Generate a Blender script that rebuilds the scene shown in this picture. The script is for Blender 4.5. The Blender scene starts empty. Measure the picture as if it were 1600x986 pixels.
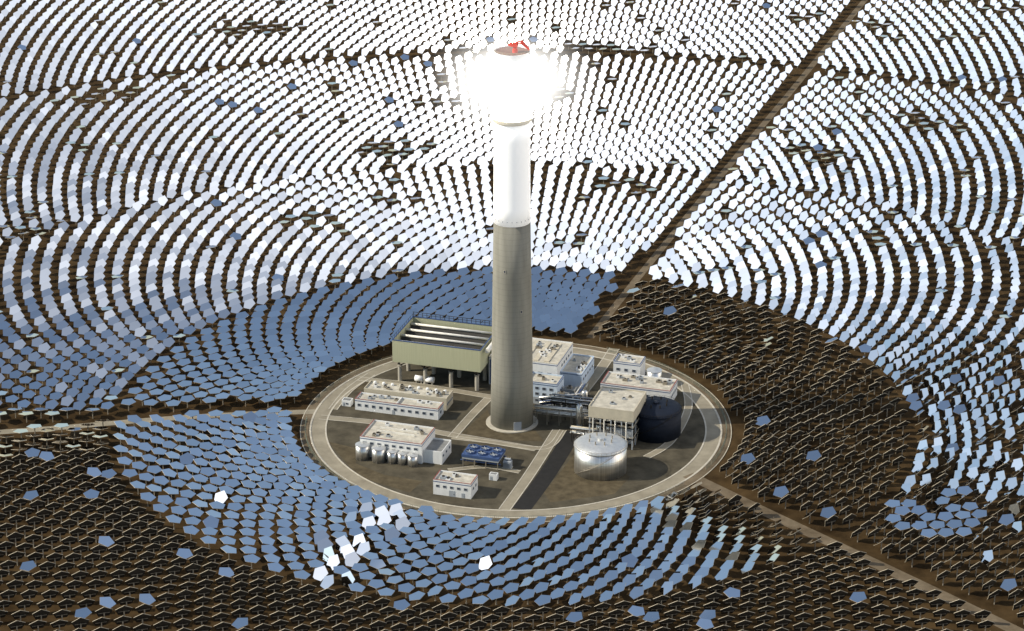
import bpy, math, random
import numpy as np
from mathutils import Vector, Matrix
random.seed(7)
C = bpy.context.scene.collection
R = math.radians
# ------------------------------------------------------------------ camera
F_PX, TH = 4200.0, R(22.6)
SL = 1401.0
DEP = TH + math.atan(167/F_PX)
CAMH, CAMD = SL*math.sin(DEP), SL*math.cos(DEP)
CAM = Vector((0, -CAMD, CAMH))
FW = Vector((0, math.cos(TH), -math.sin(TH))); UP = Vector((0, math.sin(TH), math.cos(TH)))
def g(px, py, z=0.0):
    d = FW + Vector((1, 0, 0))*((px-800)/F_PX) + UP*((493-py)/F_PX)
    k = (z-CAMH)/d.z
    return CAM + d*k
def proj(p):
    d = Vector(p)-CAM; zz = d.dot(FW)
    return 800+F_PX*d.x/zz, 493-F_PX*d.dot(UP)/zz, zz
cd = bpy.data.cameras.new('camera'); co = bpy.data.objects.new('camera', cd); C.objects.link(co)
co.location = CAM; co.rotation_euler = (math.pi/2-TH, 0, 0)
cd.sensor_width = 36; cd.lens = 36*F_PX/1600; cd.clip_start = 5; cd.clip_end = 20000
bpy.context.scene.camera = co
# ------------------------------------------------------------------ light
EL, AZ = R(34.5), R(4)
S = Vector((-math.cos(EL)*math.cos(AZ), -math.cos(EL)*math.sin(AZ), math.sin(EL)))
W = bpy.data.worlds.new('World'); bpy.context.scene.world = W; W.use_nodes = True
nt = W.node_tree; sky = nt.nodes.new('ShaderNodeTexSky'); sky.sky_type = 'NISHITA'; sky.sun_disc = False
sky.sun_elevation = EL; sky.sun_rotation = math.atan2(-S.x, S.y)
sky.altitude = 600; sky.air_density = 1.4; sky.dust_density = 2.5; sky.ozone_density = 1.0
bg = nt.nodes['Background']
nt.links.new(sky.outputs[0], bg.inputs[0]); bg.inputs[1].default_value = 0.135
# broad dusty aureole of the desert sky around the sun
tcw = nt.nodes.new('ShaderNodeTexCoord'); nrm_ = nt.nodes.new('ShaderNodeVectorMath'); nrm_.operation = 'NORMALIZE'
nt.links.new(tcw.outputs['Generated'], nrm_.inputs[0])
dt = nt.nodes.new('ShaderNodeVectorMath'); dt.operation = 'DOT_PRODUCT'; dt.inputs[1].default_value = S
nt.links.new(nrm_.outputs[0], dt.inputs[0])
def wm(op, a, b=None):
    q = nt.nodes.new('ShaderNodeMath'); q.operation = op
    nt.links.new(a, q.inputs[0])
    if b is not None: q.inputs[1].default_value = b
    return q.outputs[0]
ang_ = wm('ARCCOSINE', wm('MINIMUM', dt.outputs['Value'], .99999))
sq = wm('POWER', wm('DIVIDE', ang_, R(22)), 2.0)
ex = nt.nodes.new('ShaderNodeMath'); ex.operation = 'POWER'; ex.inputs[0].default_value = math.e
nt.links.new(wm('MULTIPLY', sq, -1.0), ex.inputs[1])
bg2 = nt.nodes.new('ShaderNodeBackground'); bg2.inputs[0].default_value = (1, .985, .965, 1)
nt.links.new(wm('MULTIPLY', ex.outputs[0], 1.3), bg2.inputs[1])
ad = nt.nodes.new('ShaderNodeAddShader'); nt.links.new(bg.outputs[0], ad.inputs[0]); nt.links.new(bg2.outputs[0], ad.inputs[1])
nt.links.new(ad.outputs[0], nt.nodes['World Output'].inputs['Surface'])
sd = bpy.data.lights.new('sun', 'SUN'); sd.energy = 5.0; sd.angle = R(0.5); sd.color = (1, .92, .77)
so = bpy.data.objects.new('sun', sd); C.objects.link(so); so.rotation_euler = S.to_track_quat('Z', 'Y').to_euler()
so.location = (-300, 0, 400)
vs = bpy.context.scene.view_settings; vs.view_transform = 'Standard'; vs.look = 'None'; vs.exposure = 0
# ------------------------------------------------------------------ materials
def mat(name, col, rough=.7, metal=0, var=.15, scale=.3, col2=None, streak=None, island=0, emit=None, spec=.3):
    m = bpy.data.materials.new(name); m.use_nodes = True; n = m.node_tree.nodes; l = m.node_tree.links
    b = n['Principled BSDF']; b.inputs['Roughness'].default_value = rough; b.inputs['Metallic'].default_value = metal
    b.inputs['Specular IOR Level'].default_value = spec
    tc = n.new('ShaderNodeTexCoord'); mp = n.new('ShaderNodeMapping'); l.new(tc.outputs['Object'], mp.inputs[0])
    if streak: mp.inputs['Scale'].default_value = streak
    nz = n.new('ShaderNodeTexNoise'); nz.inputs['Scale'].default_value = scale; nz.inputs['Detail'].default_value = 6
    nz.inputs['Roughness'].default_value = .62
    l.new(mp.outputs[0], nz.inputs['Vector'])
    rp = n.new('ShaderNodeValToRGB'); rp.color_ramp.elements[0].position = .32; rp.color_ramp.elements[1].position = .7
    c2 = col2 or tuple(min(1, c*(1+var)) for c in col); c1 = col if col2 else tuple(c*(1-var) for c in col)
    rp.color_ramp.elements[0].color = (*c1, 1); rp.color_ramp.elements[1].color = (*c2, 1)
    l.new(nz.outputs[0], rp.inputs[0]); out = rp.outputs[0]
    if island:
        ge = n.new('ShaderNodeNewGeometry'); mr = n.new('ShaderNodeMapRange')
        mr.inputs[3].default_value = 1-island; mr.inputs[4].default_value = 1.0
        l.new(ge.outputs['Random Per Island'], mr.inputs[0])
        mx = n.new('ShaderNodeMix'); mx.data_type = 'RGBA'; mx.blend_type = 'MULTIPLY'; mx.inputs[0].default_value = 1
        l.new(out, mx.inputs[6]); l.new(mr.outputs[0], mx.inputs[7]); out = mx.outputs[2]
    l.new(out, b.inputs['Base Color'])
    if emit: b.inputs['Emission Color'].default_value = (*emit[0], 1); b.inputs['Emission Strength'].default_value = emit[1]
    return m
def add_lines(m, period, width, dark):   # faint horizontal casting joints by height
    n = m.node_tree.nodes; l = m.node_tree.links; b = n['Principled BSDF']; src = b.inputs['Base Color'].links[0].from_socket
    tc = n.new('ShaderNodeTexCoord'); sp = n.new('ShaderNodeSeparateXYZ'); l.new(tc.outputs['Object'], sp.inputs[0])
    md = n.new('ShaderNodeMath'); md.operation = 'MODULO'; md.inputs[1].default_value = period; l.new(sp.outputs['Z'], md.inputs[0])
    lt = n.new('ShaderNodeMath'); lt.operation = 'LESS_THAN'; lt.inputs[1].default_value = width; l.new(md.outputs[0], lt.inputs[0])
    mx = n.new('ShaderNodeMix'); mx.data_type = 'RGBA'; mx.blend_type = 'MULTIPLY'; mx.inputs[7].default_value = (dark, dark, dark, 1)
    l.new(lt.outputs[0], mx.inputs[0]); l.new(src, mx.inputs[6]); l.new(mx.outputs[2], b.inputs['Base Color'])
MIR = mat('mirror_glass', (.96, .96, .965), .04, 1, .02, .2, island=.16)
STEEL = mat('dark_steel', (.026, .022, .017), .75, 0, .25, .5, spec=.15)
RIM = mat('panel_rim', (.44, .38, .28), .6, 0, .15, .5)
GALV = mat('galvanised_steel', (.27, .24, .19), .5, .3, .2, .5)
DIRT = mat('desert_soil', (.020, .012, .005), .95, 0, 0, .05, (.082, .052, .023), spec=.05)
ROAD = mat('road_concrete', (.205, .178, .128), .9, 0, 0, .12, (.305, .27, .20))
TRACK = mat('gravel_track', (.095, .071, .044), .95, 0, 0, .1, (.19, .150, .10), spec=.1)
ASPH = mat('yard_gravel', (.050, .043, .030), .95, 0, 0, .12, (.108, .093, .064), spec=.1)
BED = mat('brown_plot', (.058, .046, .028), .95, 0, 0, .2, (.12, .096, .058), spec=.1)
ASPHD = mat('near_black', (.016, .015, .014), .95, 0, .2, .3)
CURB = mat('kerb_concrete', (.46, .42, .34), .85)
CONC = mat('tower_concrete', (.20, .192, .160), .85, 0, 0, .25, (.28, .27, .228), streak=(1, 1, .12)); add_lines(CONC, 3.0, .25, .86)
CONC2 = mat('pillar_concrete', (.40, .37, .31), .85)
WPAINT = mat('white_heat_paint', (.90, .895, .885), .5, 0, .01, .3)
HSHIELD = mat('white_paint_spill_glow', (.90, .895, .885), .5, 0, .01, .3, emit=((1, .99, .97), .32))  # white paint given a weak glow in place of stray mirror light
WALL = mat('white_wall_panel', (.70, .70, .685), .6, 0, .08, .4, streak=(1, 1, .3))
WALLB = mat('bluish_wall_panel', (.50, .58, .68), .6, 0, .08, .4, streak=(1, 1, .3))
GREY = mat('grey_wall_panel', (.33, .355, .38), .6, 0, .1, .3)
BEIGE = mat('olive_cladding', (.42, .42, .28), .6, 0, .08, .6, streak=(3, 3, .1))
TANW = mat('tan_cladding', (.48, .43, .33), .7, 0, .1, .3)
ROOF = mat('roof_beige', (.33, .305, .25), .9, 0, 0, .35, (.56, .52, .43))
ROOFG = mat('roof_grey', (.20, .20, .19), .9, 0, .2, .3)
DECK = mat('rust_deck', (.16, .07, .045), .8, 0, .25, .4)
BLUE = mat('blue_paint', (.05, .085, .19), .5)
BLUED = mat('shade_dark_blue', (.006, .010, .021), .7)  # shade of the tank beside the steam building put into the colour
RED = mat('red_paint', (.24, .07, .055), .5)
CRANE = mat('crane_red', (.75, .05, .02), .45)
GLASS = mat('window_glass', (.05, .06, .08), .15)
SILV = mat('silver_cladding', (.68, .67, .64), .32, .85, .22, .5, streak=(2.2, 2.2, .05))
SILVR = mat('silver_roof', (.60, .60, .58), .42, .6, .12, .5)
WPIPE = mat('white_duct', (.72, .69, .62), .5)
FIN = mat('finned_tube', (.05, .047, .042), .6)
FENCE = mat('fence_green', (.13, .17, .13), .6)
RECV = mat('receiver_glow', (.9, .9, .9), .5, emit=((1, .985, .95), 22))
# ------------------------------------------------------------------ mesh builder
class MB:
    def __init__(s): s.v, s.f, s.m = [], [], []
    def add(s, vs, fs, mi=0):
        o = len(s.v); s.v += [tuple(v) for v in vs]
        for f in fs: s.f.append(tuple(i+o for i in f)); s.m.append(mi)
        return s
    def box(s, x0, x1, y0, y1, z0, z1, mi=0):
        return s.add([(x0,y0,z0),(x1,y0,z0),(x1,y1,z0),(x0,y1,z0),(x0,y0,z1),(x1,y0,z1),(x1,y1,z1),(x0,y1,z1)],
                     [(3,2,1,0),(4,5,6,7),(0,1,5,4),(1,2,6,5),(2,3,7,6),(3,0,4,7)], mi)
    def beam(s, p, q, r, seg=6, mi=0):
        p, q = Vector(p), Vector(q); d = (q-p).normalized()
        a = d.orthogonal().normalized(); b = d.cross(a); vs = []
        for c in (p, q):
            for i in range(seg):
                t = 2*math.pi*(i+.5)/seg; vs.append(c+a*r*math.cos(t)+b*r*math.sin(t))
        fs = [(i, (i+1) % seg, seg+(i+1) % seg, seg+i) for i in range(seg)]
        fs += [tuple(range(seg-1, -1, -1)), tuple(range(seg, 2*seg))]
        return s.add(vs, fs, mi)
    def lathe(s, prof, seg=48, cx=0, cy=0, caps=True, mi=0):
        vs, fs = [], []
        for r, z in prof:
            for i in range(seg):
                t = 2*math.pi*i/seg; vs.append((cx+r*math.cos(t), cy+r*math.sin(t), z))
        for k in range(len(prof)-1):
            for i in range(seg):
                j = (i+1) % seg; fs.append((k*seg+i, k*seg+j, (k+1)*seg+j, (k+1)*seg+i))
        if caps: fs += [tuple(range(seg-1, -1, -1)), tuple(range((len(prof)-1)*seg, len(prof)*seg))]
        return s.add(vs, fs, mi)
    def build(s, name, mats, parent=None, smooth=False):
        me = bpy.data.meshes.new(name); me.from_pydata(s.v, [], s.f)
        for m in (mats if isinstance(mats, list) else [mats]): me.materials.append(m)
        me.polygons.foreach_set('material_index', s.m)
        if smooth:
            me.polygons.foreach_set('use_smooth', [len(f) == 4 for f in s.f])
        me.update(); o = bpy.data.objects.new(name, me); C.objects.link(o)
        if parent: o.parent = parent
        return o
def tag(o, label=None, cat=None, group=None, kind=None):
    for k, v in (('label', label), ('category', cat), ('group', group), ('kind', kind)):
        if v: o[k] = v
    return o
def thing(name, label, cat, loc=(0,0,0), rz=0, group=None):
    o = bpy.data.objects.new(name, None); C.objects.link(o); o.empty_display_size = .5
    o.location = loc; o.rotation_euler = (0, 0, rz); return tag(o, label, cat, group)
def struct(name, mb, m, label=None, cat='ground'):
    return tag(mb.build(name, m), label, cat, None, 'structure')
ROT = R(-17)
# ------------------------------------------------------------------ setting
struct('ground', MB().add([(-6000,-6000,0),(6000,-6000,0),(6000,8000,0),(-6000,8000,0)], [(0,1,2,3)]), DIRT,
       'brown desert soil under the whole mirror field')
cen = g(806, 664); CX, CY = cen.x, cen.y; RO, RI = 106.0, 99.0
def disc(r0, r1, z, seg=180):
    b = MB(); vs, fs = [], []
    if r0 == 0:
        return b.add([(CX+r1*math.cos(2*math.pi*i/seg), CY+r1*math.sin(2*math.pi*i/seg), z) for i in range(seg)], [tuple(range(seg))])
    for i in range(seg):
        t = 2*math.pi*i/seg
        for r in (r0, r1): vs.append((CX+r*math.cos(t), CY+r*math.sin(t), z))
    for i in range(seg):
        j = (i+1) % seg; fs.append((2*i, 2*i+1, 2*j+1, 2*j))
    return b.add(vs, fs)
struct('yard', disc(0, RI, .03), ASPH, 'dark gravel yard inside the circular road')
struct('circular_road', disc(RI, RO, .05), ROAD, 'pale concrete ring road around the power block', 'road')
struct('verge', disc(107, 111.5, .04), TRACK, 'brown gravel verge outside the circular road', 'verge')
def ringwall(r0, r1, z1, seg=180, a0=0, a1=2*math.pi):
    b = MB(); full = abs(a1-a0-2*math.pi) < 1e-6; n = seg if full else seg+1; vs = []
    for i in range(n):
        t = a0+(a1-a0)*i/seg; c, s_ = math.cos(t), math.sin(t)
        vs += [(CX+r0*c, CY+r0*s_, 0), (CX+r1*c, CY+r1*s_, 0), (CX+r1*c, CY+r1*s_, z1), (CX+r0*c, CY+r0*s_, z1)]
    fs = []
    for i in range(seg):
        j = (i+1) % n
        for k in range(4): fs.append((4*i+k, 4*i+(k+1) % 4, 4*j+(k+1) % 4, 4*j+k))
    return b.add(vs, fs)
struct('inner_kerb', ringwall(RI-.8, RI, .18), CURB, 'pale inner kerb of the circular road', 'kerb')
struct('outer_kerb', ringwall(RO, RO+1.0, .18), CURB, 'pale outer kerb of the circular road', 'kerb')
struct('verge_kerb', ringwall(111.5, 111.9, .15), TANW, 'thin pale kerb outside the gravel verge', 'kerb')
def strip(pts, w, z):
    vs, fs = [], []
    for i, p in enumerate(pts):
        d = (pts[min(i+1, len(pts)-1)]-pts[max(i-1, 0)]).normalized(); nrm = Vector((-d.y, d.x, 0))
        for s_ in (1, -1): q = p+nrm*s_*w/2; vs.append((q.x, q.y, z))
    for i in range(len(pts)-1): fs.append((2*i, 2*i+1, 2*i+3, 2*i+2))
    return MB().add(vs, fs)
def smooth_line(pp, n=10):
    P = [g(*p) for p in pp]; out = []
    for i in range(len(P)-1):
        p0, p1, p2, p3 = P[max(i-1, 0)], P[i], P[i+1], P[min(i+2, len(P)-1)]
        for k in range(n):
            t = k/n; out.append(.5*((2*p1)+(p2-p0)*t+(2*p0-5*p1+4*p2-p3)*t*t+(3*p1-p0-3*p2+p3)*t**3))
    return out+[P[-1]]
LR = smooth_line([(-330, 690), (-120, 682), (60, 671), (250, 655), (380, 647), (500, 643)])
UR = smooth_line([(922, 528), (1000, 430), (1130, 270), (1240, 138), (1345, 8), (1440, -110)])
RR = smooth_line([(1075, 742), (1200, 802), (1400, 896), (1580, 982), (1760, 1070)])
struct('left_access_road', strip(LR, 5.5, .06), ROAD, 'pale access road joining the circular road from the left', 'road')
struct('back_access_road', strip(UR, 4.6, .06), TRACK, 'straight track running away behind the tower to the upper right', 'road')
struct('right_access_road', strip(RR, 7.5, .06), TRACK, 'gravel track leaving the circular road at lower right', 'road')
def plot(poly, m, z, lab):
    P = [g(*p) for p in poly]; struct('plot', MB().add([(p.x, p.y, z) for p in P], [tuple(range(len(P)))]), m, lab)
plot([(720, 678), (762, 640), (770, 668), (800, 676), (836, 672), (850, 690), (790, 688)], BED, .045, 'brown plot around the foot of the tower')
plot([(512, 690), (555, 700), (556, 724), (600, 742), (660, 752), (640, 770), (560, 745)], BED, .045, 'brown plot at the front left of the yard')
plot([(905, 700), (985, 745), (960, 772), (860, 785), (850, 770)], BED, .045, 'brown plot around the silver salt tank')
plot([(560, 585), (612, 598), (590, 606), (545, 612)], BED, .045, 'brown plot at the back left of the yard')
for k, (pp, w, m, lab) in enumerate([
    ([(500, 652), (600, 662), (720, 682), (838, 702)], 4.4, ROAD, 'pale path from left junction towards the tower front'),
    ([(788, 797), (828, 741), (872, 672)], 5, ROAD, 'pale path from the front ring road to the pipe rack'),
    ([(815, 796), (855, 741), (897, 674)], 9, ASPHD, 'trench strip darkened as shade beside the front path'),  # wide near-black strip paints yard shadow onto the ground
    ([(706, 684), (738, 648), (764, 622)], 4, ROAD, 'pale path left of the tower base'),
    ([(560, 592), (660, 603), (775, 622)], 4, ROAD, 'pale path in front of the air cooled condenser'),
    ([(706, 684), (760, 690), (850, 700), (880, 672)], 3, ROAD, 'pale path curving in front of the tower'),
    ([(905, 620), (940, 575), (960, 545)], 5, ROAD, 'pale path behind the steam building'),
    ([(520, 640), (545, 610), (580, 585)], 4, ROAD, 'pale path at the left edge of the yard'),
    ([(700, 735), (760, 730), (812, 738)], 2.6, ROAD, 'narrow pale path beside the blue fan cooler'),
    ([(1010, 715), (1048, 690), (1075, 640), (1070, 600)], 3.4, ROAD, 'pale path round the shaded tank')]):
    struct('path', strip(smooth_line(pp, 8), w, .07+.012*k), m, lab, 'path')
    if m is ROAD:
        P = smooth_line(pp, 8)
        for s_, sd_ in ((1, 'left'), (-1, 'right')):
            off = []
            for i, p in enumerate(P):
                d = (P[min(i+1, len(P)-1)]-P[max(i-1, 0)]).normalized(); off.append(p+Vector((-d.y, d.x, 0))*s_*(w/2+.25))
            struct('kerb', strip(off, .5, .19+.004*k), CURB, '%s kerb of the %s' % (sd_, lab), 'kerb')
# fence round the island
gapang = [math.atan2(p.y-CY, p.x-CX) for p in (LR[-1], UR[0], RR[0])]
fr = thing('perimeter_fence', 'low grey green mesh fence circling the outside of the ring road', 'fence', (CX, CY, 0))
def nearg(t): return any(abs((t-a+math.pi) % (2*math.pi)-math.pi) < .075 for a in gapang)
NP = 98; rail = MB(); rf = 109.2
start = next(i for i in range(NP) if nearg(2*math.pi*i/NP) and not nearg(2*math.pi*(i+1)/NP))
for ii in range(start, start+NP+1):
    i = ii % NP
    t = 2*math.pi*i/NP; t2 = 2*math.pi*(i+1)/NP
    p = (rf*math.cos(t), rf*math.sin(t)); q = (rf*math.cos(t2), rf*math.sin(t2))
    if not nearg(t) and ii < start+NP: MB().beam((*p, 0), (*p, 2.5), .12, 4).build('post', GALV, fr)
    if nearg(t) or nearg(t2) or ii == start+NP:
        if rail.v: rail.build('mesh_panel', FENCE, fr); rail = MB()
        continue
    for z in (.25, 1.2, 2.3): rail.beam((*p, z), (*q, z), .07, 4)
    for k in range(1, 7):
        x, y = p[0]+(q[0]-p[0])*k/7, p[1]+(q[1]-p[1])*k/7; rail.beam((x, y, .25), (x, y, 2.3), .04, 3)
# ------------------------------------------------------------------ tower
tw = thing('solar_tower', 'tall tapering concrete tower with white upper shaft and blazing white receiver', 'tower')
def tr(z): return 11.2-(11.2-9.35)*min(z, 112)/112 if z < 112 else 9.35-(9.35-8.9)*(z-112)/56
MB().lathe([(tr(z), z) for z in (0, 28, 56, 84, 112)], 96).build('shaft', CONC, tw, True)
MB().lathe([(13.6, 0), (13.6, .5), (11.6, .55)], 64).build('plinth', CURB, tw)
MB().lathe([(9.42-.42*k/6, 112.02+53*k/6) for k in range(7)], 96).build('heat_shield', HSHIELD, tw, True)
MB().lathe([(8.9, 165.1), (10.0, 165.9), (10.0, 167.5), (9.0, 167.6), (8.6, 168.4)], 64).build('gallery', TANW, tw)
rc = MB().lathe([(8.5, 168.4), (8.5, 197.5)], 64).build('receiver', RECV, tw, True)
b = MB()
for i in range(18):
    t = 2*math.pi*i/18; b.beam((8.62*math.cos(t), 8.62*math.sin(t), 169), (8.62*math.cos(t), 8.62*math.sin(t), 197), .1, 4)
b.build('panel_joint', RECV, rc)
tc_ = MB().lathe([(8.6, 197.5), (9.3, 198.4), (9.3, 201.5), (8.7, 201.5), (8.7, 199.8)], 64).build('top_rim', WPAINT, tw)
MB().lathe([(8.6, 199.6), (8.6, 200.9)], 48).build('top_deck', DECK, tw)
b = MB()
for i in range(24):
    t = 2*math.pi*i/24; p = (9.1*math.cos(t), 9.1*math.sin(t)); t2 = t+2*math.pi/24
    b.beam((*p, 201.5), (*p, 202.7), .07, 4)
    for zz in (202.1, 202.7): b.beam((*p, zz), (9.1*math.cos(t2), 9.1*math.sin(t2), zz), .06, 4)
b.build('guard_rail', TANW, tc_)
for a in range(0, 360, 15):
    t = R(a); c, s_ = math.cos(t), math.sin(t)
    o = MB().box(-.25, .25, -.12, .12, -.3, .3).build('vent', GREY, tw); o.location = (9.4*c, 9.4*s_, 114.5); o.rotation_euler = (0, 0, t+math.pi/2)
def shaft_window(az, z, w, h):
    t = R(az); r = tr(z); o = MB().box(-w/2, w/2, -.15, .15, -h/2, h/2).build('window', GLASS, tw)
    o.location = (r*math.cos(t), r*math.sin(t), z); o.rotation_euler = (0, 0, t+math.pi/2)
    f = MB()
    for x in (-w/2-.1, w/2+.1): f.box(x-.1, x+.1, -.2, .2, -h/2-.2, h/2+.2)
    for zz in (-h/2-.1, h/2+.1): f.box(-w/2, w/2, -.2, .2, zz-.1, zz+.1)
    f.build('frame', CONC2, o)
for az, z in ((-112, 88), (-62, 66)): shaft_window(az, z, .8, 1.3)
dr = MB().box(-2, 2, -.3, .3, 0, 4.5).build('door', GREY, tw); dr.location = (11.1*math.cos(R(-75)), 11.1*math.sin(R(-75)), .5); dr.rotation_euler = (0, 0, R(15))
# emissive volume added to imitate the glare round the receiver
gm = bpy.data.materials.new('glare_volume'); gm.use_nodes = True; n = gm.node_tree.nodes; l = gm.node_tree.links; n.clear()
out = n.new('ShaderNodeOutputMaterial'); em = n.new('ShaderNodeEmission'); em.inputs[0].default_value = (1, .985, .94, 1)
tcn = n.new('ShaderNodeTexCoord'); ln = n.new('ShaderNodeVectorMath'); ln.operation = 'LENGTH'
l.new(tcn.outputs['Object'], ln.inputs[0])
m1 = n.new('ShaderNodeMapRange'); m1.inputs[1].default_value = .05; m1.inputs[2].default_value = 1; m1.inputs[3].default_value = 1; m1.inputs[4].default_value = 0
l.new(ln.outputs['Value'], m1.inputs[0])
m2 = n.new('ShaderNodeMath'); m2.operation = 'POWER'; m2.inputs[1].default_value = 3.2; l.new(m1.outputs[0], m2.inputs[0])
m3 = n.new('ShaderNodeMath'); m3.operation = 'MULTIPLY'; m3.inputs[1].default_value = .145; l.new(m2.outputs[0], m3.inputs[0])
l.new(m3.outputs[0], em.inputs[1]); l.new(em.outputs[0], out.inputs['Volume'])
try: gm.cycles.volume_step_rate = .25
except Exception: pass
gv = MB().lathe([(math.sin(math.pi*k/24), -math.cos(math.pi*k/24)) for k in range(1, 24)], 40).build('receiver_glare', gm, rc)
gv.location = (0, 0, 186); gv.scale = (54, 54, 32)
# crane
cr = thing('crane', 'red maintenance crane standing on top of the tower', 'crane', (1.5, -1, 200.9), R(-20))
MB().lathe([(1.3, 0), (1.3, 1.6), (1.0, 1.7), (1.0, 3)], 16).build('pedestal', CRANE, cr)
MB().box(-1.8, 1.4, -1.2, 1.2, 3, 5).build('slewing_cab', CRANE, cr)
b = MB()
for y in (-.6, .6):
    for a_, c_ in (((0, y, 5), (3.4, y, 6.2)), ((3.4, y, 6.2), (7.4, y*.5, 2.6)), ((0, y, 3.8), (3.4, y, 5)), ((3.4, y, 5), (7.4, y*.5, 2.0))): b.beam(a_, c_, .3, 4)
for k in range(5): b.beam((k*1.2, -.6, 5), (k*1.2+.8, .6, 5.3), .16, 4)
b.build('boom', CRANE, cr)
MB().box(-3.2, -1.8, -1.1, 1.1, 3.1, 4.6).build('counterweight', CRANE, cr)
MB().beam((7.3, 0, 2.3), (7.3, 0, .6), .1, 6).box(7.0, 7.6, -.25, .25, 0, .6).build('hook', STEEL, cr)
# ------------------------------------------------------------------ buildings
def window(par, face, a, z, w, h, L, D, m=GLASS):
    p, f = MB(), MB(); w *= .8; h *= .8
    def bx(mb, a0, a1, z0, z1, d):
        if face == 'f': mb.box(a0, a1, -d, .05, z0, z1)
        elif face == 'r': mb.box(L-.05, L+d, a0, a1, z0, z1)
        elif face == 'l': mb.box(-d, .05, a0, a1, z0, z1)
    bx(p, a, a+w, z, z+h, .06); o = p.build('window', m, par)
    for x in (a-.15, a+w): bx(f, x, x+.15, z-.15, z+h+.15, .14)
    for zz in (z-.15, z+h): bx(f, a, a+w, zz, zz+.15, .14)
    f.build('frame', GREY, o)
def door(par, a, w, h, m=GREY, face='f', L=0):
    b = MB()
    if face == 'f': b.box(a, a+w, -.12, .05, 0, h)
    else: b.box(L-.05, L+.12, a, a+w, 0, h)
    o = b.build('door', m, par)
    hb = MB()
    if face == 'f': hb.box(a+w*.8, a+w*.9, -.22, -.12, h*.42, h*.5)
    else: hb.box(L+.12, L+.22, a+w*.8, a+w*.9, h*.42, h*.5)
    hb.build('handle', STEEL, o)
def block(par, x0, x1, y0, y1, z0, z1, wall=WALL, roof=ROOF, cope=RED, band=BLUE, wn='wall', pl=.9):
    w = MB().box(x0, x1, y0, y1, z0, z1).build(wn, wall, par)
    rb = MB().box(x0+.35, x1-.35, y0+.35, y1-.35, z1+.02, z1+.12).build('roof', roof, par)
    p = MB()
    p.box(x0, x1, y0, y0+.35, z1, z1+pl).box(x0, x1, y1-.35, y1, z1, z1+pl)
    p.box(x0, x0+.35, y0+.35, y1-.35, z1, z1+pl).box(x1-.35, x1, y0+.35, y1-.35, z1, z1+pl)
    p.build('parapet', wall, par)
    if cope:
        c = MB(); c.box(x0-.06, x1+.06, y0-.06, y0+.4, z1+pl, z1+pl+.14).box(x0-.06, x0+.4, y0+.4, y1+.06, z1+pl, z1+pl+.14)
        c.box(x1-.4, x1+.06, y0+.4, y1+.06, z1+pl, z1+pl+.14); c.build('coping', cope, par)
    if band:
        c = MB(); zz = z1-.3
        c.box(x0-.06, x1+.06, y0-.06, y0, zz, zz+.4).box(x1, x1+.06, y0, y1, zz, zz+.4).box(x0-.06, x0, y0, y1, zz, zz+.4)
        c.build('band', band, par)
    return w
def unit(par, x, y, z, w=2.2, d=1.6, h=1.3, m=GALV):
    o = MB().box(x, x+w, y, y+d, z, z+h).build('roof_unit', m, par)
    MB().lathe([(.55*min(w, d)/1.4, z+h), (.55*min(w, d)/1.4, z+h+.25)], 12, x+w/2, y+d/2).build('fan_cowl', STEEL, o)
def roof_clutter(par, x0, x1, y0, y1, z, n, seed):
    rr = random.Random(seed)
    for _ in range(n):
        w, d = rr.uniform(1.2, 3), rr.uniform(1, 2)
        unit(par, rr.uniform(x0, x1-w), rr.uniform(y0, y1-d), z+.12, w, d, rr.uniform(.8, 1.6), rr.choice([GALV, WALL, GREY]))
# pump house (front)
t = thing('pump_house', 'small white flat roofed building nearest the front of the ring road', 'building', g(677, 772), ROT)
block(t, 0, 19.5, 0, 11, 0, 7.2)
for k in range(5): window(t, 'f', 1.6+k*3.6, 4.3, 1.8, 1.4, 19.5, 11)
door(t, 8.2, 3, 3.2); door(t, 14.6, 1.6, 2.6); window(t, 'r', 3, 3.6, 1.8, 1.5, 19.5, 11); window(t, 'r', 7, 3.6, 1.8, 1.5, 19.5, 11)
roof_clutter(t, 2, 18, 2, 9.5, 7.2, 5, 2)
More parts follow.
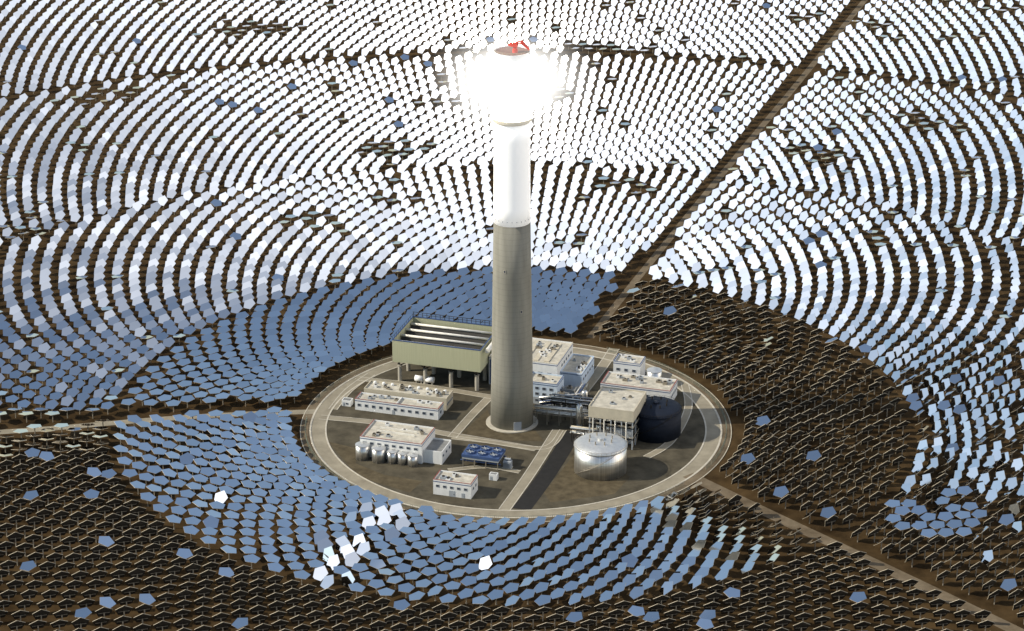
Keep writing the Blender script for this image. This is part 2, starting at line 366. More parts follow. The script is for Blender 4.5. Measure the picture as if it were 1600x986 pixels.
# treatment building
t = thing('treatment_building', 'white flat roofed building with lower grey wing behind the row of small tanks', 'building', g(563, 712), ROT)
block(t, 0, 33, 0, 21, 0, 10); roof_clutter(t, 2, 31, 3, 19, 10, 9, 5)
block(t, 33.02, 43, 2, 17, 0, 6.2, WALL, ROOFG, None, None, 'wing_wall')
for k in range(8): window(t, 'f', 1.6+k*3.9, 7.2, 2.2, 1.4, 33, 21)
for k in range(3): window(t, 'r', 3.2+k*5, 3.8, 2, 1.4, 43, 17)
door(t, 26, 4, 4.2); door(t, 20, 1.6, 2.6)
MB().box(6, 26, 9, 9.3, 10.13, 11.2).box(6, 26, 13, 13.3, 10.13, 11.2).build('pipe_support', WPIPE, t)
for k, (px, py, r, h, lab) in enumerate([(567, 716, 3.6, 7.6, 'leftmost silver tank in front of the treatment building, widest of five'),
        (592, 720, 3.5, 7.2, 'wide silver tank, second from left before the treatment building'),
        (613, 722, 2.7, 6.0, 'narrow silver tank in the middle of the five small tanks'),
        (629, 724, 2.5, 5.6, 'narrow silver tank, second from right of the five small tanks'),
        (645, 727, 2.6, 5.6, 'rightmost silver tank of the five before the treatment building')]):
    t = thing('storage_tank', lab, 'tank', g(px, py), ROT, 'small silver tanks')
    MB().lathe([(r, 0), (r, h)], 28).build('shell', SILV, t, True)
    MB().lathe([(r+.12, h), (r+.12, h+.25), (.4, h+.9), (.4, h+1.3), (.3, h+1.3)], 28).build('roof', SILVR, t)
    b = MB()
    for x in (-.3, .3): b.beam((x, -r-.25, 0), (x, -r-.25, h+.8), .06, 4)
    for q in range(int(h/.6)): b.beam((-.3, -r-.25, .4+q*.6), (.3, -r-.25, .4+q*.6), .05, 4)
    b.build('ladder', GALV, t)
# workshop pair
t = thing('workshop', 'long low white building with windows between the condenser and the left junction', 'building', g(555, 640), ROT)
block(t, 0, 46, 0, 9, 0, 5.4); roof_clutter(t, 2, 44, 1.5, 8, 5.4, 8, 9)
for k in range(11): window(t, 'f', 1.5+k*4.0, 2.4, 2, 1.6, 46, 9)
door(t, 20.6, 1.4, 2.6); window(t, 'r', 3.5, 2.4, 2, 1.6, 46, 9)
MB().box(22.8, 23.2, .4, 8.6, 5.55, 6.6).build('roof_divider', WALL, t)
t = thing('substation_building', 'long low building with crowded beige roof just behind the white workshop', 'building', g(569, 626), ROT)
block(t, 0, 46, 0, 11, 0, 6.4, TANW, ROOF, None, None); roof_clutter(t, 2, 44, 1.5, 9.5, 6.4, 16, 11)
for k in range(5): window(t, 'r', 1+k*2, 3, 1.2, 1.4, 46, 11)
for k in range(9):
    MB().lathe([(.9, 6.52), (.9, 7.4), (.5, 7.8)], 12, 3+k*4.9, 9.2).build('roof_vent', WALL, t)
t = thing('kiosk', 'tiny white kiosk at the left edge of the yard beside the workshop', 'kiosk', g(534, 634), ROT)
block(t, 0, 5, 0, 4, 0, 3, WALL, ROOFG, None, None, pl=.3); door(t, .6, 1.1, 2.2); window(t, 'f', 2.4, 1.2, 1.4, 1, 5, 4)
# turbine hall
t = thing('turbine_hall', 'tall white hall with pale roof directly behind the tower', 'building', g(764, 600), ROT)
block(t, 0, 38, 0, 31, 0, 15.5, cope=TANW); roof_clutter(t, 18, 36, 4, 28, 15.5, 10, 21)
block(t, 38.02, 50, 6, 31, 0, 9, WALLB, ROOF, None, BLUE, 'wing_wall'); roof_clutter(t, 39.5, 49, 9, 29, 9, 6, 23)
for k in range(7):
    for z in (4, 9.5): window(t, 'f', 2+k*5.1, z, 2.6, 1.6, 38, 31)
for k in range(5): window(t, 'r', 8.4+k*4.4, 5, 2.4, 1.5, 50, 31)
for k in range(5): window(t, 'r', 8.4+k*4.4, 11.5, 2.4, 1.5, 38, 31)
b = MB()
for k in range(2): b.box(-.06, 0, 4+k*14, 9+k*14, .2, 14.6)
b.box(.4, 1.6, -.05, 0, .2, 14.6); b.box(3.2, 4.0, -.05, 0, .2, 14.6); b.build('blue_panel', BLUE, t)
for k in range(4): MB().box(12+k*6, 14.5+k*6, 3, 28, 15.63, 16.1).build('roof_light', TANW, t)
t = thing('control_block', 'bluish white cube shaped block with blue bands against the right of the tower', 'building', g(822, 629), ROT)
block(t, 0, 17, 0, 13, 0, 11.5, WALLB, ROOF, BLUE, BLUE)
MB().box(-.04, 17.04, -.04, 13.04, 0, 4).build('grey_base', GREY, t)
for k in range(4):
    for z in (1.6, 5.4, 8.6): window(t, 'f', 1.2+k*3.9, z, 2.2, 1.6, 17, 13)
for k in range(3): window(t, 'r', 1.6+k*3.8, 6, 2.2, 1.8, 17, 13)
roof_clutter(t, 2, 15, 2, 11, 11.5, 4, 31)
# steam generator building
t = thing('steam_generator_building', 'tall open steel frame building with flat beige roof behind the silver tank', 'building', g(921, 694), ROT)
SL_, SD_, SH_ = 22.5, 25, 21.5
b = MB()
xs = [0, 5.6, 11.2, 16.8, 22.5]; ys = [0, 6.2, 12.5, 18.7, 25]
for x in xs:
    for y in ys: MB().box(x-.3, x+.3, y-.3, y+.3, 0, SH_-5).build('column', GREY, t)
for lv in (5.5, 11.5):
    MB().box(-.5, SL_+.5, -.5, SD_+.5, lv, lv+.35).build('floor_deck', ASPHD, t)
for lv in (6.9, 12.9):
    for p, q in (((-.5, -.5), (SL_+.5, -.5)), ((SL_+.5, -.5), (SL_+.5, SD_+.5)), ((-.5, -.5), (-.5, SD_+.5))):
        b.beam((*p, lv), (*q, lv), .08, 4); b.beam((*p, lv-.5), (*q, lv-.5), .06, 4)
b.build('hand_rail', TANW, t)
b = MB()
for i in range(4):
    b.beam((xs[i], -.1, 0), (xs[i+1], -.1, 5.5), .14, 4); b.beam((xs[i], -.1, 11.5), (xs[i+1], -.1, 5.9), .14, 4)
    b.beam((SL_+.1, ys[i], 0), (SL_+.1, ys[i+1], 5.5), .14, 4); b.beam((SL_+.1, ys[i], 11.5), (SL_+.1, ys[i+1], 5.9), .14, 4)
b.build('brace', GALV, t)
block(t, -.6, SL_+.6, -.6, SD_+.6, SH_-6, SH_-.6, TANW, ROOF, TANW, None, 'upper_wall', .6)
for k, (x, y, r, h) in enumerate([(4, 3.2, 1.5, 4.6), (9, 3.2, 1.5, 4.6), (14, 3.2, 1.5, 4.6), (19, 3.2, 1.5, 4.6)]):
    MB().lathe([(r*.5, 5.9), (r, 6.3), (r, 6.3+h-.8), (r*.5, 6.3+h-.3)], 18, x, y).build('vessel', SILV, t, True)
    MB().beam((x-2, y, 13.6), (x+2, y, 13.6), 1.2, 14).build('exchanger', SILV, t)
for k in range(4): MB().beam((2+k*5.8, -.8, 0), (2+k*5.8, -.8, 15.3), .35, 8).build('pipe', WPIPE, t)
MB().box(2, 20, 6, 22, 0, 5.3).build('machine_room', GREY, t)
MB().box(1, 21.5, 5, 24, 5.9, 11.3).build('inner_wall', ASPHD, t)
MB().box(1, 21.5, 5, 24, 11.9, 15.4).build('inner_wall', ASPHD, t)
MB().box(12, 22, .5, .8, 5.95, 11.3).build('infill_panel', GREY, t)
roof_clutter(t, 2, 20, 3, 22, SH_-.6, 4, 41)
# salt tanks
def salt_tank(px, py, label, shell, rf_, nz=GALV):
    t = thing('salt_tank', label, 'tank', g(px, py), 0)
    r, h = 13.1, 13.8
    MB().lathe([(r, 0), (r, h)], 80).build('shell', shell, t, True)
    b = MB()
    for z in (4.6, 9.2): b.lathe([(r+.05, z), (r+.05, z+.15)], 80, caps=False)
    b.build('hoop', shell, t)
    MB().lathe([(r+.4, h), (r+.4, h+.3), (r, h+.35)]+[(r*math.cos(k*math.pi/16), h+.35+2.6*math.sin(k*math.pi/16)) for k in range(1, 8)], 48).build('roof', rf_, t)
    b = MB()
    for i in range(32):
        a, c = 2*math.pi*i/32, 2*math.pi*(i+1)/32; p = ((r+.3)*math.cos(a), (r+.3)*math.sin(a)); q = ((r+.3)*math.cos(c), (r+.3)*math.sin(c))
        b.beam((*p, h+.3), (*p, h+1.5), .06, 4); b.beam((*p, h+1.5), (*q, h+1.5), .06, 4)
    b.build('hand_rail', nz, t)
    for i in range(8):
        a = 2*math.pi*i/8+.3; x, y = 6*math.cos(a), 6*math.sin(a)
        MB().beam((x, y, h+2), (x, y, h+4.2), .35, 8).build('roof_nozzle', nz, t)
    MB().lathe([(1.6, h+2.6), (1.6, h+3.8), (.3, h+4.2)], 16).build('roof_hatch', rf_, t)
    b = MB()
    for k in range(34):
        a, c = R(-160+k*3), R(-157+k*3); z0, z1 = k*h/34, (k+1)*h/34
        b.beam(((r+.6)*math.cos(a), (r+.6)*math.sin(a), z0+.2), ((r+.6)*math.cos(c), (r+.6)*math.sin(c), z1+.2), .14, 4)
        b.beam(((r+1.0)*math.cos(a), (r+1.0)*math.sin(a), z0+1.2), ((r+1.0)*math.cos(c), (r+1.0)*math.sin(c), z1+1.2), .05, 4)
    b.build('spiral_stair', nz, t)
salt_tank(938, 734, 'big round silver salt tank in full sun at the front right of the yard', SILV, SILVR)
salt_tank(1024, 676, 'big round dark blue salt tank coloured as in shade right of the steam building', BLUED, BLUED, STEEL)
# store buildings back right
t = thing('electrical_building', 'white building with beige roof behind the steam building near right ring road', 'building', g(938, 622), ROT)
block(t, 0, 38, 0, 16, 0, 8, WALL, ROOF, RED, BLUE); roof_clutter(t, 2, 36, 2, 14, 8, 12, 51)
for k in range(5): window(t, 'r', 1.6+k*2.9, 4, 1.6, 1.6, 38, 16)
for k in range(8): window(t, 'f', 2+k*4.5, 4, 2.2, 1.6, 38, 16)
t = thing('fire_pump_house', 'small white block with blue roof edge at the back right of the yard', 'building', g(958, 592), ROT)
block(t, 0, 15, 0, 11, 0, 9.5, WALL, ROOF, BLUE, BLUE); roof_clutter(t, 2, 13, 2, 9, 9.5, 3, 53)
for k in range(3): window(t, 'f', 1.8+k*4.4, 5.5, 2.2, 1.6, 15, 11)
door(t, 5.6, 3, 3.4)
t = thing('water_tank', 'small silver tank beside the blue edged block at the back right', 'tank', g(1022, 600), ROT)
MB().lathe([(4, 0), (4, 8)], 28).build('shell', SILV, t, True); MB().lathe([(4.1, 8), (4.1, 8.3), (.4, 9.2)], 28).build('roof', SILVR, t)
# dry cooler
t = thing('dry_cooler', 'blue fan cooler on steel legs between the tower and the small front building', 'cooler', g(722, 728), ROT)
for x in (.4, 6.4, 12.4, 18.6):
    for y in (.4, 6, 11.6): MB().box(x-.2, x+.2, y-.2, y+.2, 0, 4.2).build('leg', GALV, t)
MB().box(0, 19, 0, 12, 4.2, 5.2).build('coil', GREY, t)
MB().box(-.2, 19.2, -.2, 12.2, 5.2, 6.6).build('plenum', BLUE, t)
for i in range(3):
    for j in range(2):
        x, y = 3.3+i*6.2, 3.1+j*5.8
        o = MB().lathe([(2.6, 6.6), (2.5, 7.5), (2.3, 7.5), (2.3, 6.7)], 24, x, y, caps=False).build('fan_ring', BLUE, t)
        b = MB().lathe([(.45, 6.65), (.45, 7.3)], 10, x, y)
        for k in range(6):
            a = k*math.pi/3; b.beam((x+.4*math.cos(a), y+.4*math.sin(a), 7.1), (x+2.1*math.cos(a), y+2.1*math.sin(a), 7.1), .22, 4)
        b.build('fan', GREY, o)
MB().beam((-1, 1, 3), (20, 1, 3), .35, 8).beam((-1, 11, 3), (20, 11, 3), .35, 8).build('header_pipe', BLUE, t)
t = thing('equipment_cabin', 'small white cabin right of the small front building', 'cabin', g(764, 750), ROT)
block(t, 0, 4, 0, 3, 0, 3, WALL, ROOFG, None, None, pl=.2); door(t, .5, 1.2, 2.2)
t = thing('transformer', 'grey transformer with cooling fins beside the blue fan cooler', 'transformer', g(786, 732), ROT)
MB().box(0, 4, 0, 3, .4, 4).build('body', GREY, t); MB().box(-.3, 4.3, -.3, 3.3, 0, .4).build('base', CURB, t)
b = MB()
for k in range(8): b.box(.2+k*.47, .35+k*.47, -.7, 0, .9, 3.5)
b.build('radiator', GREY, t); MB().beam((.4, 1.5, 4.9), (3.6, 1.5, 4.9), .5, 10).build('conservator', GREY, t)
for k in range(3): MB().lathe([(.2, 4), (.28, 4.3), (.15, 4.6), (.25, 4.9), (.1, 5.6)], 8, 1+k, 2.4).build('bushing', TANW, t)
# pipe racks
def rack(name, label, base, length, rz, pm, h=6.5, wd=4, fm=GALV):
    t = thing(name, label, 'pipe rack', base, rz); n = max(2, int(length/6))
    for i in range(n+1):
        x = i*length/n; b = MB()
        for y in (0, wd): b.beam((x, y, 0), (x, y, h+2.6), .22, 4)
        for z in (h-.3, h+2.2): b.beam((x, -.4, z), (x, wd+.4, z), .2, 4)
        b.build('frame', fm, t)
    b = MB()
    for i in range(n):
        for y in (-.1, wd+.1): b.beam((i*length/n, y, h-.3), ((i+1)*length/n, y, h+2.2), .12, 4)
    for y in (-.2, wd+.2): b.beam((0, y, h+2.2), (length, y, h+2.2), .16, 4); b.beam((0, y, h-.4), (length, y, h-.4), .16, 4)
    b.build('truss', fm, t)
    for k in range(4):
        y = .5+k*(wd-1)/3; MB().beam((-1, y, h+.3), (length+1, y, h+.3), .36, 10).build('pipe', pm[k % len(pm)], t, True)
    for k in range(2):
        y = 1.2+k*(wd-2.4); MB().beam((-1, y, h+2.85), (length+1, y, h+2.85), .4, 10).build('pipe', pm[(k+1) % len(pm)], t, True)
rack('pipe_rack', 'long overhead rack of silver pipes from tower base to the steam building', g(836, 662), 32, R(-14), [SILV, WPIPE])
rack('pipe_rack', 'short overhead rack of blue pipes right of the tower behind the silver rack', g(848, 648), 24, R(12), [BLUE, BLUED, SILV], 5.5, 5, STEEL)
rack('pipe_rack', 'tall dark steel rack close behind the silver pipes left of the steam building', g(862, 654), 22, R(-16), [STEEL, SILV, GREY], 9, 6, STEEL)
rack('pipe_rack', 'low rack of mixed pipes in front of the steam building beside the silver tank', g(893, 690), 20, R(-16), [SILV, GREY, TANW], 4.5, 4, STEEL)
t = thing('pipe_rack', 'pipe rack in shade between the steam building and the turbine hall', 'pipe rack', g(905, 640), R(73))
for i in range(4):
    b = MB()
    for y in (0, 4): b.beam((i*6, y, 0), (i*6, y, 8), .22, 4)
    b.beam((i*6, -.3, 6), (i*6, 4.3, 6), .2, 4); b.build('frame', GALV, t)
for k in range(3): MB().beam((-1, .6+k*1.4, 6.5), (19, .6+k*1.4, 6.5), .35, 10).build('pipe', [SILV, BLUE, WPIPE][k], t, True)
for k, (px, py, hh, lab) in enumerate([(880, 628, 7, 'squat grey equipment box left of the shaded pipe rack'), (893, 650, 5, 'low grey equipment box just left of the steam building'),
                                       (1030, 622, 5, 'grey equipment box right of the back right white building'), (868, 640, 8, 'grey equipment box between the tower and the shaded pipe rack')]):
    t = thing('equipment_box', lab, 'equipment', g(px, py), ROT)
    MB().box(0, 6, 0, 5, 0, hh).build('body', GREY, t); MB().box(-.2, 6.2, -.2, 5.2, hh, hh+.3).build('lid', ROOFG, t)
    unit(t, 1.5, 1.5, hh+.3, 2.5, 2, 1.2); door(t, 3.6, 1.2, 2.4, STEEL)
    MB().beam((-.5, 1, 0), (-.5, 1, hh+1.5), .3, 8).build('pipe', SILV, t)
for k, (px, py, hh, lab) in enumerate([(905, 668, 13, 'tall thin silver vessel at the left corner of the steam building'), (913, 640, 11, 'silver vessel behind the steam building, left side')]):
    t = thing('upright_vessel', lab, 'vessel', g(px, py), 0)
    MB().lathe([(1.0, 2), (1.7, 2.6), (1.7, hh-.8), (.9, hh)], 20).build('shell', SILV, t, True)
    MB().lathe([(1.5, 0), (1.2, 2)], 20).build('skirt', GREY, t)
    MB().beam((0, 0, hh-.2), (0, 0, hh+1.4), .25, 8).build('nozzle', GALV, t)
# air cooled condenser
t = thing('air_cooled_condenser', 'huge olive walled air cooled condenser raised on concrete legs left of the tower', 'condenser', g(614, 597), ROT)
AL, AD, Z0, Z1 = 49.5, 34, 12, 24.5
for i in range(4):
    for j in range(3):
        MB().lathe([(1.1, 0), (1.1, 8.6), (1.5, 9)], 16, 3+i*14.5, 3+j*14).build('leg', CONC2, t)
b = MB()
for j in range(3):
    y = 3+j*14
    for i in range(4):
        x = 3+i*14.5
        for dx in (-4.5, 4.5): b.beam((x, y, 9), (x+dx if 0 < x+dx < AL else x, y, 11.6), .3, 4)
    b.box(.3, AL-.3, y-.3, y+.3, 11.2, 11.95)
for i in range(4): b.box(3+i*14.5-.3, 3+i*14.5+.3, .3, AD-.3, 10.5, 11.19)
b.build('support_truss', STEEL, t)
MB().box(.3, AL-.3, .3, AD-.3, 12.0, 12.4).build('fan_deck', STEEL, t)
MB().box(0, AL, 0, .25, Z0, Z1).build('wind_wall', BEIGE, t); MB().box(0, AL, AD-.25, AD, Z0, Z1).build('wind_wall', BEIGE, t)
MB().box(0, .25, .25, AD-.25, Z0, Z1).build('wind_wall', BEIGE, t); MB().box(AL-.25, AL, .25, AD-.25, Z0, Z1).build('wind_wall', BEIGE, t)
b = MB()
for x0, x1, y0, y1 in ((-.1, AL+.1, -.1, .35), (-.1, AL+.1, AD-.35, AD+.1), (-.1, .35, .35, AD-.35), (AL-.35, AL+.1, .35, AD-.35)): b.box(x0, x1, y0, y1, Z1, Z1+.5)
b.build('wall_cap', BLUE, t)
for k in range(4):
    yc = 4.6+k*8.25
    b = MB().add([(.6, yc-3.8, 13.5), (AL-.6, yc-3.8, 13.5), (AL-.6, yc, 21.8), (.6, yc, 21.8), (.6, yc+3.8, 13.5), (AL-.6, yc+3.8, 13.5)],
                 [(0, 1, 2, 3), (3, 2, 5, 4), (0, 3, 4), (1, 5, 2)])
    o = b.build('tube_bundle', FIN, t)
    MB().beam((.4, yc, 22.4), (AL-.4, yc, 22.4), .68, 14).build('steam_duct', WPIPE, o, True)
    b = MB()
    for i in range(12): b.box(1+i*4.1, 1.3+i*4.1, yc-4.0, yc-3.7, 13.5, 20.5)
    b.build('partition_post', GALV, o)
b = MB()
for i in range(20): b.beam((.5+i*2.55, AD-.1, Z1+.5), (.5+i*2.55, AD-.1, Z1+3), .16, 4)
b.beam((0, AD-.1, Z1+3), (AL, AD-.1, Z1+3), .16, 4); b.beam((0, AD-.1, Z1+1.8), (AL, AD-.1, Z1+1.8), .12, 4)
for i in range(11): b.beam((-.0, .5+i*3.3, Z1+.5), (0, .5+i*3.3, Z1+1.8), .1, 4)
b.beam((0, .2, Z1+1.8), (0, AD, Z1+1.8), .1, 4); b.build('walkway_rail', STEEL, t)
MB().beam((AL+2.5, 20, 0), (AL+2.5, 20, 25), 1.6, 16).beam((AL+2.5, 4, 23), (AL+2.5, 33, 23), 1.3, 14).build('riser_duct', WPIPE, t)
for k, (px, py) in enumerate(((655, 598), (672, 600))):
    t = thing('condensate_tank', ['white horizontal tank under the condenser, left of the pair', 'white horizontal tank under the condenser, right of the pair'][k], 'tank', g(px, py), ROT)
    MB().beam((-2.2, 0, 2.6), (2.2, 0, 2.6), 1.6, 16).build('shell', WPAINT, t, True)
    for x in (-1.4, 1.4): MB().box(x-.25, x+.25, -1, 1, 0, 1.6).build('saddle', CONC2, t)
# ------------------------------------------------------------------ heliostats
HZ, PR = 4.6, 4.2
TGT = Vector((0, 0, 182))
def segd(p, line):
    best = 1e9
    for a, b_ in zip(line[:-1], line[1:]):
        d = b_-a; tt = max(0, min(1, (p-a).dot(d)/d.length_squared)); best = min(best, (a+d*tt-p).length)
    return best
def sst(a, b_, x):
    t = max(0, min(1, (x-a)/(b_-a))); return t*t*(3-2*t)
def rv(s_): return Vector((random.gauss(0, s_), random.gauss(0, s_), random.gauss(0, s_)))
G0, G1 = g(625, 795), g(510, 912)
SPOTS = [g(751, 899), g(336, 788)]
SPOT_USED = set()
def field(r, a):   # slow pseudo noise along the rings for idle rows
    return math.sin(r*.062+1.7*math.sin(a*3+1))+.8*math.sin(a*11+r*.017)+.45*math.sin(a*27-r*.05+1)
def toward(c, t, deg):   # direction lying 'deg' from c on the way to t
    a = c.angle(t)
    if a < 1e-4: return c.copy()
    return c.slerp(t, min(1, R(deg)/a))
def off_sun(deg):
    o = rv(1); o = (o-S*o.dot(S)).normalized(); return (S+o*math.tan(R(deg))).normalized()
def edge(m, c, dot):     # panel turned so that only 'dot' of its face is seen
    q = (m-c*m.dot(c)).normalized(); return q*math.sqrt(1-dot*dot)+c*dot
def aim(x, y, zone, r):
    p = Vector((x, y, HZ)); c = (CAM-p).normalized(); t = (TGT-p).normalized(); ph = (S+t).normalized()
    phi = math.degrees(math.atan2(y, x)); u = random.random()
    if zone == 0:
        if 69.5 < phi or phi < -179:
            k = sst(75, 165, phi) if phi > 0 else 1
            return (ph*.5+Vector((0, -.13*(1-k)+.02*k, .62))+rv(.026)), 'blue'
        if phi < -43:
            q = Vector((x, y, 0)); d = G1-G0; tt = (q-G0).dot(d)/d.length_squared
            dist = (q-(G0+d*max(0, min(1, tt)))).length
            if dist < 20 and u < .88-dist*.038:
                w = 11+dist*random.uniform(.9, 2.2)
                return c+off_sun(min(w, 36)), 'glaring white' if w < 18 else 'pale'
            for si, sp in enumerate(SPOTS):
                if (q-sp).length < 5.5 and si not in SPOT_USED:
                    SPOT_USED.add(si); return c+off_sun(8), 'glaring white'
            azt = math.degrees(math.atan2(-x, -y)); az = R(max(-62, min(6, azt-20))+random.gauss(0, 4)); e = R(31+random.gauss(0, 5))
            a = (c+Vector((math.sin(az)*math.cos(e), math.cos(az)*math.cos(e), math.sin(e)))).normalized()
            b_ = edge(Vector((-.45, .3, .84)), c, .15)
            k = sst(-68, -42, phi)
            if u < .012: return Vector((random.uniform(-.3, .1), -.45, .85)), 'tilted blue'
            return a.lerp(b_, k)+rv(.012), 'blue' if k < .6 else 'nearly edge-on'
        k = (phi+43)/112
        if u < .015: return c+Vector((-.2, .5, .7)), 'blue'
        return edge(Vector((-.60, .25, .76)).lerp(Vector((-.24, .31, .92)), k), c, random.gauss(-.38, .05) if u < .7 else random.gauss(.16, .05)), 'edge'
    if phi > 12 and phi < 177.5:
        base = 14+11*sst(100, 380, abs(x))
        if x < 0: lim = 46-(46-base)*sst(10, 270, y)
        else: lim = 38-(38-base)*sst(40, 200, y)
        off = field(r, R(phi)) > (1.5 if y > 240 else 1.85)
        if (off and u < .6) or u < .035: return Vector((-.05, .12, 1))+rv(.03), 'idle'
        if u > .993: return c+Vector((.1, .5, .85)), 'blue'
        n_ = S+toward(c, t, lim*random.uniform(.65, 1.35))+rv(.008)
        if phi < 22 and random.random() > sst(0, 24, phi)*.6+.4: return edge(Vector((-.55, .13, .80)), c, .2)+rv(.03), 'edge'
        return n_, 'white'
    if -43 < phi <= 12:
        if math.hypot(x-g(1480, 815).x, y-g(1480, 815).y) < 28 and u < .6: return Vector((-.12, -.1, 1))+rv(.03), 'blue'
        pp = .72*sst(-43, -6, phi)*(1 if r < 300 else .8)
        if u < .08: return c+Vector((-.25, .55, .6)), 'blue'
        if u < .08+pp: return c+Vector((-.80, .48+random.gauss(0, .05), .34+random.gauss(0, .05))), 'pale'
        return edge(Vector((-.55, .2, .78)), c, random.gauss(-.34, .05) if u < .75 else random.gauss(.18, .05)), 'edge'
    if u < .045: return c+Vector((random.uniform(-.3, .2), .7, .45)), 'blue'
    if phi > 177 or phi < -168: return edge(Vector((-.05, .4, .9)), c, random.gauss(.2, .04)), 'edge'
    return edge(Vector((-.2, .5, .8)), c, random.gauss(-.50 if phi < -90 else -.42, .04)), 'edge'
# (first radius, last radius, ring spacing, mirrors per ring, first angle, last angle, panel scale)
zones = [(0, 118, 205, 6.0, 88, -180, 180, 1.0), (1, 212, 392, 7.4, 136, -12, 178, .92), (1, 212, 340, 6.8, 146, 178, 348, .99),
         (2, 398, 638, 9.0, 252, -12, 178, .88), (2, 402, 560, 8.4, 262, 178, 348, .95), (3, 651, 930, 10.6, 394, -12, 192, .85)]
helis = []
for zi, r0, r1, drr, N, a0, a1, sc in zones:
    i = 0; r = r0
    while r <= r1:
        for k in range(N):
            a = 2*math.pi*(k+(.5 if i % 2 else 0))/N
            ad_ = math.degrees(a)
            if zi and not (a0 <= ad_ < a1 or a0 <= ad_-360 < a1): continue
            x, y = r*math.cos(a)+random.uniform(-.25, .25), r*math.sin(a)+random.uniform(-.25, .25)
            px, py, zz = proj((x, y, HZ))
            if zz < 0 or not (-140 < px < 1740 and -90 < py < 1130): continue
            p = Vector((x, y, 0))
            if min(segd(p, LR)-.6, segd(p, UR), segd(p, RR)-.8) < 6.2: continue
            if zi == 0 and math.hypot(x-CX, y-CY) < 116: continue
            nn, look = aim(x, y, zi, r); nn = nn.normalized()
            c = (CAM-Vector((x, y, HZ))).normalized()
            helis.append(dict(x=x, y=y, n=nn, look=look, zone=zi, ring=i, ang=a, sc=sc, area=max(nn.dot(c), 0)/zz**2, px=px, py=py))
        i += 1; r += drr
def basis(nn):
    up = Vector((0, 0, 1))-nn*nn.z
    if up.length < .02: up = Vector((0, 1, 0))-nn*nn.y
    up.normalize(); xx = up.cross(nn); return xx, up, nn
# individuals: inner rings in front of and behind the left access road
rra = math.radians(-43) % (2*math.pi); LA = math.pi*.985
cand = []
for ring in range(40):
    zr = [h for h in helis if h['zone'] == 0 and h['ring'] == ring]
    row = sorted([h for h in zr if LA < h['ang'] < rra], key=lambda h: h['ang'])
    for i, h in enumerate(row): h['ord'] = i+1; h['side'] = 'frontward'
    row2 = sorted([h for h in zr if R(70) < h['ang'] <= LA], key=lambda h: -h['ang'])
    for i, h in enumerate(row2): h['ord'] = i+1; h['side'] = 'backward'
    cand += row+row2
def hidden(h):   # behind the tower or the tall condenser
    return (765 < h['px'] < 838 and h['py'] < 600) or (605 < h['px'] < 775 and 478 < h['py'] < 600)
cand = [h for h in cand if 5 < h['px'] < 1595 and h['py'] < 978 and not hidden(h)]
cand.sort(key=lambda h: -h['area']); cand = cand[:300]
ids = set(id(h) for h in cand)
ONES = 'zeroth first second third fourth fifth sixth seventh eighth ninth tenth eleventh twelfth thirteenth fourteenth fifteenth sixteenth seventeenth eighteenth nineteenth twentieth'.split()
def ordw(n_):
    if n_ <= 20: return ONES[n_]
    if n_ == 30: return 'thirtieth'
    if n_ == 40: return 'fortieth'
    return ['', '', 'twenty', 'thirty', 'forty'][n_//10]+'-'+ONES[n_ % 10]
pent = [(PR*math.sin(2*math.pi*k/5), PR*math.cos(2*math.pi*k/5)) for k in range(5)]
def pent_prism(mb, z0, z1, mi_front=0, mi_back=1, mi_side=3, sc=1.0):
    v = [(x*sc, y*sc, z0) for x, y in pent]+[(x*sc, y*sc, z1) for x, y in pent]
    o = len(mb.v); mb.v += v
    for f, mi in [((9, 8, 7, 6, 5), mi_front), ((0, 1, 2, 3, 4), mi_back)]+[((k, k+5, (k+1) % 5+5, (k+1) % 5), mi_side) for k in range(5)]:
        mb.f.append(tuple(q+o for q in f)); mb.m.append(mi)
proto = None
rings = sorted(set(h['ring'] for h in cand))
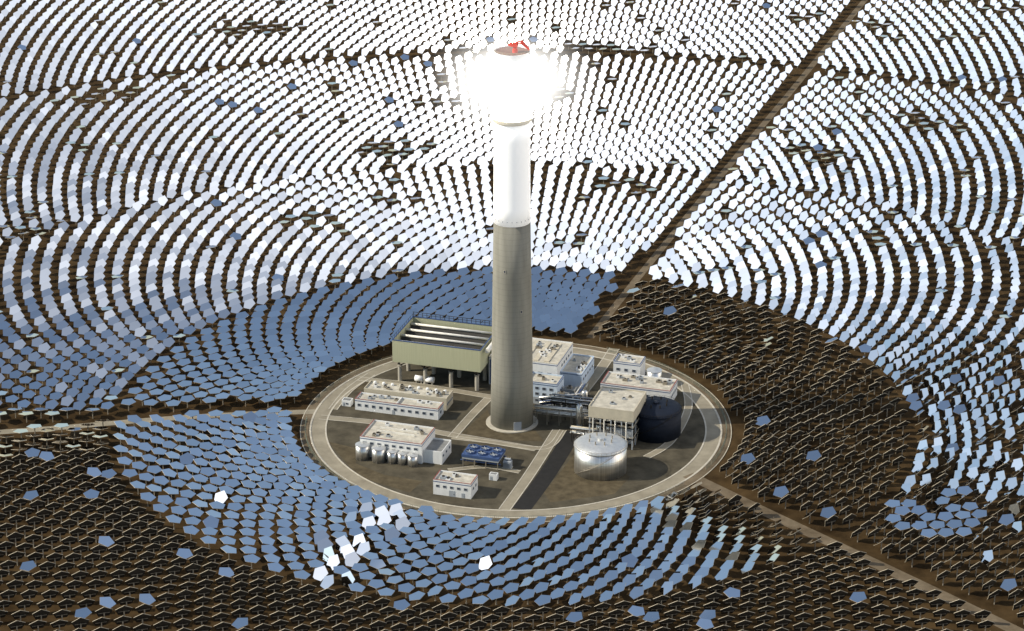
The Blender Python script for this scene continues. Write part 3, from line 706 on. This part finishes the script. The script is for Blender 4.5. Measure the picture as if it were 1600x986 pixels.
for h in cand:
    xx, up, nn = basis(h['n']); rot = Matrix((xx, up, nn)).transposed()
    if proto is None:
        root = bpy.data.objects.new('heliostat', None); C.objects.link(root); root.empty_display_size = .5
        b = MB(); pent_prism(b, .5, .68); mir = b.build('mirror_panel', [MIR, STEEL, GALV, RIM], root)
        b = MB().beam((-3, -.6, .3), (3, -.6, .3), .16, 6)
        for k in range(5): b.beam((0, 0, .38), (pent[k][0]*.93, pent[k][1]*.93, .42), .09, 4)
        bf = b.build('back_frame', STEEL, mir)
        ped = MB().lathe([(.45, 0), (.45, .25), (.26, .3), (.24, HZ-.35)], 10).build('pedestal', GALV, root)
        drv = MB().lathe([(.34, HZ-.35), (.4, HZ-.2), (.4, HZ+.1), (.25, HZ+.25)], 10).build('drive_head', GALV, root)
        proto = (root, mir, bf, ped, drv)
        R_, M_, B_ = root, mir, bf
    else:
        R_ = proto[0].copy(); C.objects.link(R_)
        M_ = proto[1].copy(); M_.parent = R_; C.objects.link(M_)
        B_ = proto[2].copy(); B_.parent = M_; C.objects.link(B_)
        for q in proto[3:]:
            Q = q.copy(); Q.parent = R_; C.objects.link(Q)
    R_.location = (h['x'], h['y'], 0)
    M_.location = (0, 0, HZ); M_.rotation_euler = rot.to_euler()
    tag(R_, '%s pentagonal heliostat, %s ring outside island fence, %s %s from left access road' % (h['look'], ordw(rings.index(h['ring'])+1), ordw(h['ord']), h['side']),
        'heliostat', 'pentagonal heliostats in the inner rings')
b = MB()
for h in helis:
    if id(h) in ids: continue
    xx, up, nn = basis(h['n']); o = Vector((h['x'], h['y'], HZ)); q = MB(); pent_prism(q, .5, .70, sc=h['sc'])
    q.beam((-2.6, -.4, .3), (2.6, -.4, .3), .16, 3, 2)
    s0 = len(b.v); b.v += [tuple(o+xx*v[0]+up*v[1]+nn*v[2]) for v in q.v]
    b.f += [tuple(i+s0 for i in f) for f in q.f]; b.m += q.m
    b.beam((h['x'], h['y'], 0), (h['x'], h['y'], HZ+.2), .28, 4, 2)
sf = b.build('heliostat_field', [MIR, STEEL, GALV, RIM])
tag(sf, 'thousands of pentagonal heliostats in concentric rings filling the rest of the desert', 'heliostats', None, 'stuff')
print('HELIOS', len(helis), len(cand))
